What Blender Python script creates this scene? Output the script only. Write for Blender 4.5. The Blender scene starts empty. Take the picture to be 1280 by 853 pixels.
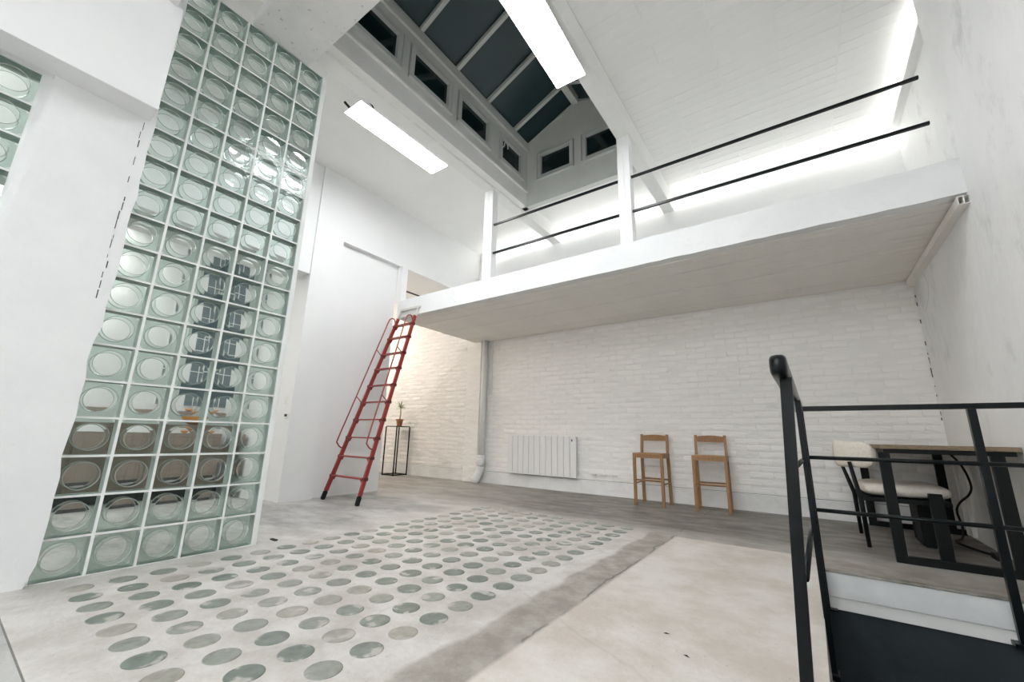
import bpy, bmesh, math, random
from mathutils import Vector, Matrix
S = bpy.context.scene
COL = S.collection
V = Vector

# ------------------------------------------------------------------ camera
CAM = (3.1339, -0.4327, 0.7492)
YAW, PITCH, ROLL, FPX = 0.6205, 0.2303, 0.0224, 510.1
cd = bpy.data.cameras.new('camera'); cam = bpy.data.objects.new('camera', cd); COL.objects.link(cam)
cd.sensor_width = 36; cd.lens = FPX / 1280 * 36; cd.clip_start = 0.02; cd.clip_end = 100
f = V((-math.sin(YAW) * math.cos(PITCH), math.cos(YAW) * math.cos(PITCH), math.sin(PITCH)))
r0 = V((math.cos(YAW), math.sin(YAW), 0)); u0 = r0.cross(f)
rt = r0 * math.cos(ROLL) + u0 * math.sin(ROLL); up = -r0 * math.sin(ROLL) + u0 * math.cos(ROLL)
m = Matrix((rt, up, -f)).transposed().to_4x4(); m.translation = V(CAM)
cam.matrix_world = m
S.camera = cam

# ------------------------------------------------------------------ world: a night sky over the skylight
w = bpy.data.worlds.new('world'); S.world = w; w.use_nodes = True
w.node_tree.nodes['Background'].inputs[0].default_value = (0.012, 0.028, 0.034, 1)
w.node_tree.nodes['Background'].inputs[1].default_value = 0.6

# ------------------------------------------------------------------ exposure and light strengths
S.view_settings.view_transform = 'Standard'; S.view_settings.look = 'None'
S.view_settings.gamma = 1.0; S.view_settings.exposure = 1.77
S.cycles.use_denoising = True
S.cycles.max_bounces = 14; S.cycles.diffuse_bounces = 7; S.cycles.glossy_bounces = 4
S.cycles.transmission_bounces = 12; S.cycles.transparent_max_bounces = 24
S.cycles.sample_clamp_indirect = 6.0
E_PANEL = 11.0        # LED ceiling panels
E_STRIP = 6.0        # LED strip behind the mezzanine
E_WARM = 16.0         # warm lamp in the side room
E_ROOM = 9.0         # added unseen panels behind the glass blocks

# ------------------------------------------------------------------ materials
def newmat(name):
    mt = bpy.data.materials.new(name); mt.use_nodes = True
    return mt, mt.node_tree.nodes, mt.node_tree.links, mt.node_tree.nodes['Principled BSDF']

def paint(name, c1, c2, rough=0.6, scale=2.0, bump=0.3, bscale=18.0, dist=0.01, fine=0.0, stain=None, stretch=(1, 1, 1), grime=0.0, wave=None):
    """matt colour mottled between c1 and c2, with relief"""
    mt, N, L, P = newmat(name)
    tc = N.new('ShaderNodeTexCoord'); mp = N.new('ShaderNodeMapping'); L.new(tc.outputs['Object'], mp.inputs['Vector'])
    mp.inputs['Scale'].default_value = stretch
    n1 = N.new('ShaderNodeTexNoise'); n1.inputs['Scale'].default_value = scale; n1.inputs['Detail'].default_value = 6
    n1.inputs['Roughness'].default_value = 0.62
    L.new(mp.outputs[0], n1.inputs['Vector'])
    r = N.new('ShaderNodeValToRGB'); r.color_ramp.elements[0].position = 0.33; r.color_ramp.elements[1].position = 0.68
    r.color_ramp.elements[0].color = (*c1, 1); r.color_ramp.elements[1].color = (*c2, 1)
    L.new(n1.outputs['Fac'], r.inputs['Fac']); col = r.outputs['Color']
    if stain:
        sc, lo, hi, sv = stain
        n3 = N.new('ShaderNodeTexNoise'); n3.inputs['Scale'].default_value = sc; n3.inputs['Detail'].default_value = 9; n3.inputs['Roughness'].default_value = 0.75
        L.new(mp.outputs[0], n3.inputs['Vector'])
        mr = N.new('ShaderNodeMapRange'); mr.inputs['From Min'].default_value = lo; mr.inputs['From Max'].default_value = hi
        L.new(n3.outputs['Fac'], mr.inputs['Value'])
        mx = N.new('ShaderNodeMix'); mx.data_type = 'RGBA'; L.new(mr.outputs[0], mx.inputs[0]); L.new(col, mx.inputs[6]); mx.inputs[7].default_value = (*sv, 1)
        col = mx.outputs[2]
    L.new(col, P.inputs['Base Color'])
    P.inputs['Roughness'].default_value = rough
    P.inputs['Specular IOR Level'].default_value = 0.3
    n2 = N.new('ShaderNodeTexNoise'); n2.inputs['Scale'].default_value = bscale; n2.inputs['Detail'].default_value = 5
    L.new(mp.outputs[0], n2.inputs['Vector'])
    h = n2.outputs['Fac']
    if wave:
        axis, wsc, wamp = wave
        wv = N.new('ShaderNodeTexWave'); wv.bands_direction = axis; wv.inputs['Scale'].default_value = wsc; wv.inputs['Distortion'].default_value = 2.5
        wv.inputs['Detail'].default_value = 3; L.new(tc.outputs['Object'], wv.inputs['Vector'])
        ma = N.new('ShaderNodeMath'); ma.operation = 'MULTIPLY_ADD'; ma.inputs[1].default_value = wamp
        L.new(wv.outputs['Fac'], ma.inputs[0]); L.new(h, ma.inputs[2]); h = ma.outputs[0]
    b = N.new('ShaderNodeBump'); b.inputs['Strength'].default_value = bump; b.inputs['Distance'].default_value = dist
    L.new(h, b.inputs['Height']); L.new(b.outputs[0], P.inputs['Normal'])
    return mt

def plain(name, c, rough=0.5, metal=0.0, spec=0.5, coat=0.0):
    mt, N, L, P = newmat(name)
    P.inputs['Base Color'].default_value = (*c, 1); P.inputs['Roughness'].default_value = rough
    P.inputs['Metallic'].default_value = metal; P.inputs['Specular IOR Level'].default_value = spec
    P.inputs['Coat Weight'].default_value = coat
    # faint unevenness so that nothing is a perfect surface
    n = N.new('ShaderNodeTexNoise'); n.inputs['Scale'].default_value = 40; n.inputs['Detail'].default_value = 3
    tc = N.new('ShaderNodeTexCoord'); L.new(tc.outputs['Object'], n.inputs['Vector'])
    b = N.new('ShaderNodeBump'); b.inputs['Strength'].default_value = 0.12; b.inputs['Distance'].default_value = 0.002
    L.new(n.outputs['Fac'], b.inputs['Height']); L.new(b.outputs[0], P.inputs['Normal'])
    return mt

def emit(name, c, s):
    mt, N, L, P = newmat(name)
    e = N.new('ShaderNodeEmission'); e.inputs[0].default_value = (*c, 1); e.inputs[1].default_value = s
    L.new(e.outputs[0], N['Material Output'].inputs['Surface'])
    return mt

def wood(name, c1, c2, scale=14, rough=0.45, axis='Z'):
    mt, N, L, P = newmat(name)
    tc = N.new('ShaderNodeTexCoord'); mp = N.new('ShaderNodeMapping')
    s = {'X': (1, 9, 9), 'Y': (9, 1, 9), 'Z': (9, 9, 1)}[axis]; mp.inputs['Scale'].default_value = s
    L.new(tc.outputs['Object'], mp.inputs['Vector'])
    n = N.new('ShaderNodeTexNoise'); n.inputs['Scale'].default_value = scale; n.inputs['Detail'].default_value = 6; n.inputs['Distortion'].default_value = 1.2
    L.new(mp.outputs[0], n.inputs['Vector'])
    r = N.new('ShaderNodeValToRGB'); r.color_ramp.elements[0].position = 0.3; r.color_ramp.elements[1].position = 0.7
    r.color_ramp.elements[0].color = (*c1, 1); r.color_ramp.elements[1].color = (*c2, 1)
    L.new(n.outputs['Fac'], r.inputs['Fac']); L.new(r.outputs[0], P.inputs['Base Color'])
    P.inputs['Roughness'].default_value = rough
    b = N.new('ShaderNodeBump'); b.inputs['Strength'].default_value = 0.2; b.inputs['Distance'].default_value = 0.002
    L.new(n.outputs['Fac'], b.inputs['Height']); L.new(b.outputs[0], P.inputs['Normal'])
    return mt

WHITE = paint('smooth_white_paint', (.83, .84, .845), (.86, .865, .865), bump=.12, bscale=9, dist=.006)
PLASTER = paint('white_plaster', (.75, .76, .765), (.80, .81, .81), scale=3, bump=.5, bscale=26, dist=.008)
BRICKP = paint('painted_brick', (.86, .845, .82), (.90, .885, .865), scale=3.2, bump=.9, bscale=9, dist=.022, stretch=(.55, 1, 1.5), stain=(6, .62, .85, (.60, .57, .53)))  # warm tint of brick and mortar paint stands in for bounced warm light
MORTARP = paint('painted_mortar', (.82, .81, .785), (.86, .85, .83), scale=5, bump=.9, bscale=9, dist=.022, stretch=(.55, 1, 1.5))
PLINTHP = paint('painted_plinth', (.74, .74, .73), (.83, .83, .82), scale=4, bump=.9, bscale=11, dist=.016, stain=(5, .62, .85, (.42, .41, .39)))
ROUGHWALL = paint('rough_right_wall', (.80, .81, .81), (.87, .87, .865), scale=2.2, bump=.6, bscale=10, dist=.012, stain=(3.0, .55, .80, (.55, .56, .56)), stretch=(1, 1, .6))
CEILP = paint('ceiling_paint', (.85, .855, .845), (.89, .89, .88), scale=1.6, bump=.4, bscale=16, dist=.008, wave=('Y', 4.2, .2), stain=(9, .68, .9, (.52, .52, .50)))
PATCHY = paint('patchy_beam_paint', (.72, .72, .715), (.84, .84, .835), scale=2.5, bump=.5, bscale=14, dist=.008, stain=(24, .60, .66, (.22, .24, .28)))
BEAMP = paint('beam_paint', (.79, .80, .785), (.85, .85, .835), scale=2, bump=.25, bscale=14, dist=.005)
SOFFITP = paint('soffit_paint', (.80, .78, .745), (.86, .835, .80), scale=2.5, bump=.4, bscale=18, dist=.006)  # warm bounce light under the mezzanine is partly put into this tint
BLACK = plain('black_metal', (.003, .0055, .0065), rough=.28, spec=.22)
BLACKSAT = plain('black_satin_wood', (.0035, .0055, .006), rough=.45, spec=.22)
RED = plain('red_lacquer', (.30, .035, .030), rough=.35, spec=.5)
RUBBER = plain('black_rubber', (.006, .007, .008), rough=.7, spec=.3)
WMETAL = plain('white_metal', (.78, .78, .77), rough=.4)
WPLASTIC = plain('white_plastic', (.78, .78, .76), rough=.35)
OAK = wood('honey_oak', (.22, .105, .035), (.36, .19, .075))
OSB = wood('chipboard_edge', (.14, .095, .055), (.34, .25, .16), scale=30, rough=.7, axis='X')
BROWN = wood('brown_wood_panels', (.17, .115, .085), (.26, .19, .145), scale=6, axis='Y')
TERRA = plain('terracotta', (.40, .16, .07), rough=.8)
SOIL = plain('soil', (.03, .02, .015), rough=1)
LEAF = plain('leaf_green', (.20, .24, .045), rough=.5)
LEAFD = plain('leaf_green_dark', (.09, .13, .03), rough=.5)
STEM = plain('plant_stem', (.36, .30, .17), rough=.8)
BOUCLE = paint('cream_boucle', (.62, .57, .50), (.74, .70, .63), scale=60, bump=.5, bscale=90, dist=.004, rough=.95)
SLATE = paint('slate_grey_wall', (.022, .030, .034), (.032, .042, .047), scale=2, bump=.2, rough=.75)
DARKGLASS = plain('dark_frosted_skylight_glass', (.014, .042, .052), rough=.30, spec=.6)
DARKPANE = plain('night_window_glass', (.005, .018, .020), rough=.06, spec=.5)
BLUEPANE = plain('far_window_glass', (.10, .15, .18), rough=.2, spec=.5)
MORTAR = paint('glass_block_mortar', (.74, .77, .755), (.81, .835, .82), scale=8, bump=.3, bscale=40, dist=.003)
PANELBACK = emit('added_panel_light', (.965, .98, 1), E_PANEL * 1.4)  # for the panels added out of view behind the camera
PANELLIGHT = emit('led_panel_light', (.965, .98, 1), E_PANEL)
STRIPLIGHT = emit('led_strip_light', (1, .985, .94), E_STRIP)
WARMLIGHT = emit('warm_lamp_light', (1, .87, .74), E_WARM)
ROOMLIGHT = emit('added_room_light', (1, .97, .92), E_ROOM)  # for the lamps added behind the glass blocks
ORANGE = plain('orange_glaze', (.75, .28, .03), rough=.4)
GAP = plain('dark_crack', (.06, .06, .06), rough=1)
CABLE = plain('black_cable_plastic', (.004, .004, .005), rough=.5, spec=.3)

def block_glass():
    # flat border panes: a thin pane does not bend the view, it tints and mirrors a little
    mt, N, L, P = newmat('glass_block_border')
    tr = N.new('ShaderNodeBsdfTransparent'); tr.inputs[0].default_value = (.74, .82, .795, 1)
    gl = N.new('ShaderNodeBsdfGlossy'); gl.inputs['Roughness'].default_value = .12; gl.inputs[0].default_value = (.9, .95, .93, 1)
    fr = N.new('ShaderNodeFresnel'); fr.inputs[0].default_value = 1.45
    mx = N.new('ShaderNodeMixShader'); L.new(fr.outputs[0], mx.inputs[0]); L.new(tr.outputs[0], mx.inputs[1]); L.new(gl.outputs[0], mx.inputs[2])
    n = N.new('ShaderNodeTexNoise'); n.inputs['Scale'].default_value = 35; tc = N.new('ShaderNodeTexCoord'); L.new(tc.outputs['Object'], n.inputs['Vector'])
    b = N.new('ShaderNodeBump'); b.inputs['Strength'].default_value = .35; b.inputs['Distance'].default_value = .006
    L.new(n.outputs['Fac'], b.inputs['Height']); L.new(b.outputs[0], gl.inputs['Normal']); L.new(b.outputs[0], fr.inputs['Normal'])
    L.new(mx.outputs[0], N['Material Output'].inputs['Surface'])
    # lens: refracting glass
    m2, N, L, P = newmat('glass_block_lens')
    g = N.new('ShaderNodeBsdfGlass'); g.inputs['IOR'].default_value = 1.46; g.inputs['Roughness'].default_value = 0.0
    g.inputs['Color'].default_value = (.965, .985, .98, 1)
    L.new(g.outputs[0], N['Material Output'].inputs['Surface'])
    m3 = paint('glass_block_side', (.29, .38, .35), (.47, .56, .53), scale=14, bump=.4, bscale=30, dist=.004, rough=.25)
    m3.node_tree.nodes['Principled BSDF'].inputs['Specular IOR Level'].default_value = .7
    m4 = plain('glass_block_rim', (.50, .58, .55), rough=.08, spec=1.0)
    N, L = m4.node_tree.nodes, m4.node_tree.links
    tr = N.new('ShaderNodeBsdfTransparent'); tr.inputs[0].default_value = (.9, .96, .94, 1)
    mx = N.new('ShaderNodeMixShader'); mx.inputs[0].default_value = .55
    L.new(tr.outputs[0], mx.inputs[1]); L.new(N['Principled BSDF'].outputs[0], mx.inputs[2]); L.new(mx.outputs[0], N['Material Output'].inputs['Surface'])
    return mt, m2, m3, m4
GB = block_glass()

def disc_mat():
    mt, N, L, P = newmat('floor_glass_disc')
    oi = N.new('ShaderNodeObjectInfo'); tc = N.new('ShaderNodeTexCoord')
    ad = N.new('ShaderNodeVectorMath'); ad.operation = 'ADD'; L.new(tc.outputs['Object'], ad.inputs[0])
    cx = N.new('ShaderNodeCombineXYZ'); mu = N.new('ShaderNodeMath'); mu.operation = 'MULTIPLY'; mu.inputs[1].default_value = 90
    L.new(oi.outputs['Random'], mu.inputs[0]); L.new(mu.outputs[0], cx.inputs[0]); L.new(mu.outputs[0], cx.inputs[1]); L.new(cx.outputs[0], ad.inputs[1])
    n = N.new('ShaderNodeTexNoise'); n.inputs['Scale'].default_value = 11; n.inputs['Detail'].default_value = 7; L.new(ad.outputs[0], n.inputs['Vector'])
    # glass tone differs from disc to disc
    r = N.new('ShaderNodeValToRGB'); e = r.color_ramp.elements; e[0].color = (.15, .18, .155, 1); e[1].color = (.34, .32, .28, 1)
    e2 = r.color_ramp.elements.new(.55); e2.color = (.225, .25, .215, 1); L.new(oi.outputs['Random'], r.inputs['Fac'])
    n2 = N.new('ShaderNodeTexNoise'); n2.inputs['Scale'].default_value = 30; L.new(ad.outputs[0], n2.inputs['Vector'])
    mx0 = N.new('ShaderNodeMix'); mx0.data_type = 'RGBA'; mx0.blend_type = 'SOFT_LIGHT'; mx0.inputs[0].default_value = .5
    L.new(r.outputs[0], mx0.inputs[6]); L.new(n2.outputs['Fac'], mx0.inputs[7])
    mr = N.new('ShaderNodeMapRange'); mr.inputs['From Min'].default_value = .56; mr.inputs['From Max'].default_value = .63; L.new(n.outputs['Fac'], mr.inputs['Value'])
    mx = N.new('ShaderNodeMix'); mx.data_type = 'RGBA'; L.new(mr.outputs[0], mx.inputs[0]); L.new(mx0.outputs[2], mx.inputs[6]); mx.inputs[7].default_value = (.43, .415, .38, 1)
    L.new(mx.outputs[2], P.inputs['Base Color'])
    P.inputs['Roughness'].default_value = .33; P.inputs['Specular IOR Level'].default_value = .45
    b = N.new('ShaderNodeBump'); b.inputs['Strength'].default_value = .4; b.inputs['Distance'].default_value = .003
    L.new(n.outputs['Fac'], b.inputs['Height']); L.new(b.outputs[0], P.inputs['Normal'])
    return mt
DISC = disc_mat()

def floor_mat():
    """bare concrete: pale cast slabs, a darker cement strip between them and dark old screed at the back"""
    mt, N, L, P = newmat('floor_concrete')
    tc = N.new('ShaderNodeTexCoord'); sp = N.new('ShaderNodeSeparateXYZ')
    nz = N.new('ShaderNodeTexNoise'); nz.inputs['Scale'].default_value = 3.5; nz.inputs['Detail'].default_value = 8; L.new(tc.outputs['Object'], nz.inputs['Vector'])
    sb = N.new('ShaderNodeVectorMath'); sb.operation = 'MULTIPLY_ADD'; L.new(nz.outputs['Color'], sb.inputs[0])
    sb.inputs[1].default_value = (.13, .13, 0); L.new(tc.outputs['Object'], sb.inputs[2])
    o = N.new('ShaderNodeVectorMath'); o.operation = 'SUBTRACT'; o.inputs[1].default_value = (.065, .065, 0); L.new(sb.outputs[0], o.inputs[0])
    L.new(o.outputs[0], sp.inputs[0])
    sharp = N.new('ShaderNodeSeparateXYZ'); L.new(tc.outputs['Object'], sharp.inputs[0])
    def math_(op, a, b_=None, c=None):
        n = N.new('ShaderNodeMath'); n.operation = op
        for i, x in enumerate((a, b_, c)):
            if x is None: continue
            if isinstance(x, (int, float)): n.inputs[i].default_value = x
            else: L.new(x, n.inputs[i])
        return n.outputs[0]
    def step(v, lo, hi):
        n = N.new('ShaderNodeMapRange'); n.inputs['From Min'].default_value = lo; n.inputs['From Max'].default_value = hi
        L.new(v, n.inputs['Value']); return n.outputs[0]
    X, Y = sp.outputs['X'], sp.outputs['Y']
    def mix(fac, a, b_):
        n = N.new('ShaderNodeMix'); n.data_type = 'RGBA'
        if isinstance(fac, (int, float)): n.inputs[0].default_value = fac
        else: L.new(fac, n.inputs[0])
        for i, x in ((6, a), (7, b_)):
            if isinstance(x, tuple): n.inputs[i].default_value = (*x, 1)
            else: L.new(x, n.inputs[i])
        return n.outputs[2]
    def mottle(c1, c2, sc, st=(1, 1, 1), det=10, lo=.40, hi=.60):
        mp = N.new('ShaderNodeMapping'); mp.inputs['Scale'].default_value = st; L.new(tc.outputs['Object'], mp.inputs['Vector'])
        n = N.new('ShaderNodeTexNoise'); n.inputs['Scale'].default_value = sc; n.inputs['Detail'].default_value = det; n.inputs['Roughness'].default_value = .7
        L.new(mp.outputs[0], n.inputs['Vector'])
        return mix(step(n.outputs['Fac'], lo, hi), c1, c2)
    pale = mottle((.46, .43, .395), (.60, .575, .545), 3.0)
    pale2 = mottle((.53, .475, .42), (.65, .615, .575), 2.4)
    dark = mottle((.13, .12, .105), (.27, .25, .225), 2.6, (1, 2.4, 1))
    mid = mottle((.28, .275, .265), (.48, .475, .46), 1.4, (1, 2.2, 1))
    strip = mottle((.24, .215, .185), (.37, .34, .30), 6)
    # zone: dark screed beyond Y 3.25, patchy further left
    right_slab = math_('MULTIPLY', math_('MULTIPLY', step(sharp.outputs['X'], 2.165, 2.185), math_('SUBTRACT', 1, step(sharp.outputs['X'], 3.099, 3.1))), math_('SUBTRACT', 1, step(sharp.outputs['Y'], 3.20, 3.23)))
    stripm = math_('MULTIPLY', step(X, 1.955, 1.985), math_('SUBTRACT', 1, step(Y, 3.2, 3.4)))
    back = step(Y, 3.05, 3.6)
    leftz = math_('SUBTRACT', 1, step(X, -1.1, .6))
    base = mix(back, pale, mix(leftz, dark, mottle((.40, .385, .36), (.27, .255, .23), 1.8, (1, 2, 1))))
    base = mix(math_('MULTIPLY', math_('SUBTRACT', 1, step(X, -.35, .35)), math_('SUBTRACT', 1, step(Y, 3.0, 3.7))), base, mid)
    base = mix(math_('MULTIPLY', stripm, .85), base, strip)
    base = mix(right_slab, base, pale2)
    # slab outside the glass field, near left corner
    base = mix(math_('MULTIPLY', math_('SUBTRACT', 1, step(sharp.outputs['Y'], -.11, -.10)), math_('SUBTRACT', 1, step(sharp.outputs['X'], 2.0, 2.01))), base, mid)
    # thin cracks
    vor = N.new('ShaderNodeTexVoronoi'); vor.feature = 'DISTANCE_TO_EDGE'; vor.inputs['Scale'].default_value = .55; L.new(sb.outputs[0], vor.inputs['Vector'])
    crack = math_('SUBTRACT', 1, step(vor.outputs['Distance'], .0, .006))
    ck2 = math_('MULTIPLY', math_('COMPARE', sharp.outputs['Y'], -.105, .003), math_('SUBTRACT', 1, step(sharp.outputs['X'], 1.9, 1.91)))
    ck3 = math_('COMPARE', sp.outputs['X'], 2.165, .006)
    ck = math_('MAXIMUM', math_('MULTIPLY', crack, .12), math_('MAXIMUM', math_('MULTIPLY', ck2, .8), math_('MULTIPLY', math_('MULTIPLY', ck3, .65), step(nz.outputs['Fac'], .42, .5))))
    base = mix(ck, base, (.12, .115, .10))
    # specks
    n5 = N.new('ShaderNodeTexNoise'); n5.inputs['Scale'].default_value = 45; n5.inputs['Detail'].default_value = 4; L.new(tc.outputs['Object'], n5.inputs['Vector'])
    base = mix(math_('MULTIPLY', step(n5.outputs['Fac'], .68, .74), .45), base, (.2, .18, .15))
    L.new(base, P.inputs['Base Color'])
    rr = N.new('ShaderNodeMapRange'); rr.inputs['To Min'].default_value = .36; rr.inputs['To Max'].default_value = .62; L.new(nz.outputs['Fac'], rr.inputs['Value'])
    L.new(rr.outputs[0], P.inputs['Roughness']); P.inputs['Specular IOR Level'].default_value = .4
    b = N.new('ShaderNodeBump'); b.inputs['Strength'].default_value = .35; b.inputs['Distance'].default_value = .006
    hh = math_('SUBTRACT', n5.outputs['Fac'], math_('MULTIPLY', ck, 1.5)); L.new(hh, b.inputs['Height']); L.new(b.outputs[0], P.inputs['Normal'])
    return mt
FLOORM = floor_mat()

# ------------------------------------------------------------------ mesh helpers
def obj(name, bm, mat, parent=None, smooth=False, loc=None):
    me = bpy.data.meshes.new(name); bmesh.ops.recalc_face_normals(bm, faces=bm.faces)
    bm.to_mesh(me); bm.free()
    for mm in (mat if isinstance(mat, (list, tuple)) else [mat]): me.materials.append(mm)
    if smooth: me.polygons.foreach_set('use_smooth', [True] * len(me.polygons))
    o = bpy.data.objects.new(name, me); COL.objects.link(o)
    if parent: o.parent = parent
    if loc: o.location = loc
    return o
def tag(o, label=None, cat=None, group=None, kind=None):
    if label: o['label'] = label
    if cat: o['category'] = cat
    if group: o['group'] = group
    if kind: o['kind'] = kind
    return o
def empty(name, loc, label=None, cat=None, group=None, kind=None, rz=0):
    o = bpy.data.objects.new(name, None); COL.objects.link(o); o.location = loc; o.rotation_euler = (0, 0, rz); o.empty_display_size = .1
    return tag(o, label, cat, group, kind)
def box(bm, x0, x1, y0, y1, z0, z1, bev=0.0):
    vs = [bm.verts.new((x, y, z)) for x in (x0, x1) for y in (y0, y1) for z in (z0, z1)]
    fs = [bm.faces.new([vs[i] for i in q]) for q in ((0, 1, 3, 2), (4, 6, 7, 5), (0, 4, 5, 1), (2, 3, 7, 6), (0, 2, 6, 4), (1, 5, 7, 3))]
    if bev:
        es = list({e for ff in fs for e in ff.edges}); bmesh.ops.bevel(bm, geom=es, offset=bev, segments=2, affect='EDGES', profile=.6)
    return bm
def B(*a, bev=0.0):
    return box(bmesh.new(), *a, bev=bev)
def bar(bm, p, q, w, h=None, upv=(0, 0, 1)):
    """rectangular bar from p to q"""
    p, q = V(p), V(q); h = h or w; d = (q - p).normalized(); s = d.cross(V(upv))
    if s.length < 1e-4: s = d.cross(V((0, 1, 0)))
    s.normalize(); u = s.cross(d)
    vs = [bm.verts.new(c + s * a * w / 2 + u * b * h / 2) for c in (p, q) for a, b in ((-1, -1), (1, -1), (1, 1), (-1, 1))]
    for i in range(4): bm.faces.new((vs[i], vs[(i + 1) % 4], vs[4 + (i + 1) % 4], vs[4 + i]))
    bm.faces.new(vs[3::-1]); bm.faces.new(vs[4:])
    return bm
def tube(bm, pts, r, n=10, cap=True):
    pts = [V(p) for p in pts]; rs = r if isinstance(r, (list, tuple)) else [r] * len(pts); rings = []
    ref = None
    for i, p in enumerate(pts):
        d = (pts[min(i + 1, len(pts) - 1)] - pts[max(i - 1, 0)]).normalized()
        if ref is None:
            ref = d.cross(V((0, 0, 1)));
            if ref.length < 1e-3: ref = d.cross(V((1, 0, 0)))
        ref = (ref - d * ref.dot(d)).normalized(); b = d.cross(ref)
        rings.append([bm.verts.new(p + (ref * math.cos(t) + b * math.sin(t)) * rs[i]) for t in [2 * math.pi * k / n for k in range(n)]])
    for a, c in zip(rings, rings[1:]):
        for k in range(n): bm.faces.new((a[k], a[(k + 1) % n], c[(k + 1) % n], c[k]))
    if cap: bm.faces.new(rings[0][::-1]); bm.faces.new(rings[-1])
    return bm
def spline(pts, k=5):
    P_ = [V(p) for p in pts]; out = []
    for i in range(len(P_) - 1):
        a, b, c, d = P_[max(i - 1, 0)], P_[i], P_[i + 1], P_[min(i + 2, len(P_) - 1)]
        for j in range(k):
            t = j / k; out.append(.5 * ((2 * b) + (c - a) * t + (2 * a - 5 * b + 4 * c - d) * t * t + (3 * b - a - 3 * c + d) * t ** 3))
    return out + [P_[-1]]
def lathe(bm, prof, n=24, c=(0, 0, 0)):
    rings = []
    for r, z in prof:
        rings.append([bm.verts.new((c[0] + r * math.cos(2 * math.pi * k / n), c[1] + r * math.sin(2 * math.pi * k / n), c[2] + z)) for k in range(n)])
    for a, d in zip(rings, rings[1:]):
        for k in range(n): bm.faces.new((a[k], a[(k + 1) % n], d[(k + 1) % n], d[k]))
    if prof[0][0] > 1e-6: bm.faces.new(rings[0][::-1])
    if prof[-1][0] > 1e-6: bm.faces.new(rings[-1])
    return bm
def struct(name, bm, mat, parent=None, label=None):
    o = obj(name, bm, mat, parent)
    if not parent: o['kind'] = 'structure'
    if label: o['label'] = label
    return o
rnd = random.Random(7)

# ================================================================== FLOOR
HX, HY = 3.10, 2.93           # corner of the stair opening
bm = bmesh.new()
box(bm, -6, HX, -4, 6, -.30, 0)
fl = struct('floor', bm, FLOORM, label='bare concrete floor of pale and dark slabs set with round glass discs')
o = obj('stair_landing_slab', B(HX, 4.6, HY + .05, 6, -.30, 0), FLOORM, fl)
# field of round glass lenses cast into the slab, 10 across
def disc_mesh():
    bm = bmesh.new(); rs = random.Random(3); n = 24
    lathe(bm, [(.060, -.004), (.0595, .0012), (.056, .0022), (0.03, .0016), (.0, .0014)], n)
    bmesh.ops.remove_doubles(bm, verts=bm.verts, dist=1e-5)
    me = bpy.data.meshes.new('glass_disc'); bmesh.ops.recalc_face_normals(bm, faces=bm.faces); bm.to_mesh(me); bm.free(); me.materials.append(DISC)
    me.polygons.foreach_set('use_smooth', [True] * len(me.polygons)); return me
dm = disc_mesh()
for j in range(20):
    for i in range(10):
        o = bpy.data.objects.new('glass_disc', dm); COL.objects.link(o); o.parent = fl
        o.location = (.212 + i * .1727, .147 + j * .1632, 0.0); o.rotation_euler = (0, 0, rnd.uniform(0, 6)); k = rnd.uniform(.93, 1.03); o.scale = (k, k, 1)

# stair opening: fascia boards and the dark stairwell under them
fb = bmesh.new(); box(fb, HX, 4.17, HY, HY + .05, -.145, -.012, bev=.004)
struct('trim_1', fb, paint('stair_fascia_white', (.66, .68, .69), (.76, .77, .77), scale=6, bump=.3, stain=(16, .68, .73, (.3, .3, .3))), label='white painted board along the edge of the stair opening')
fb = bmesh.new(); box(fb, HX, 4.17, HY + .012, HY + .05, -.215, -.147, bev=.004)
struct('trim_2', fb, BEAMP, label='narrow lower white board under the stair edge board')
sw = bmesh.new()
box(sw, 3.0, 4.3, HY + .03, HY + .12, -3.0, -.216)
box(sw, 3.0, HX, -1.6, HY + .03, -3.0, -.302)
box(sw, 4.18, 4.3, -1.6, HY + .03, -3.0, -.302)
box(sw, 3.0, 4.3, -1.7, -1.6, -3.0, -.302)
box(sw, 2.9, 4.4, -1.8, 3.1, -3.1, -3.0)
struct('wall_stairwell', sw, SLATE, label='dark slate grey walls of the stairwell below the floor')
# (floor is cut for the opening below)
def cut_floor():
    # the floor slab is rebuilt as a ring around the stair opening
    bm = bmesh.new()
    box(bm, -6, HX, -9, 6, -.30, 0)
    box(bm, HX, 4.6, -9, -1.6, -.30, 0)
    bm.to_mesh(fl.data); bm.free()
cut_floor()
# worn pale edge of the dark screed over the stairs
e = bmesh.new(); box(e, HX, 4.17, HY - .004, HY + .05, -.012, 0.001, bev=.003); obj('worn_edge', e, paint('worn_screed_edge', (.16, .15, .13), (.40, .38, .34), scale=7, bump=.8, bscale=18), fl)

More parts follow.
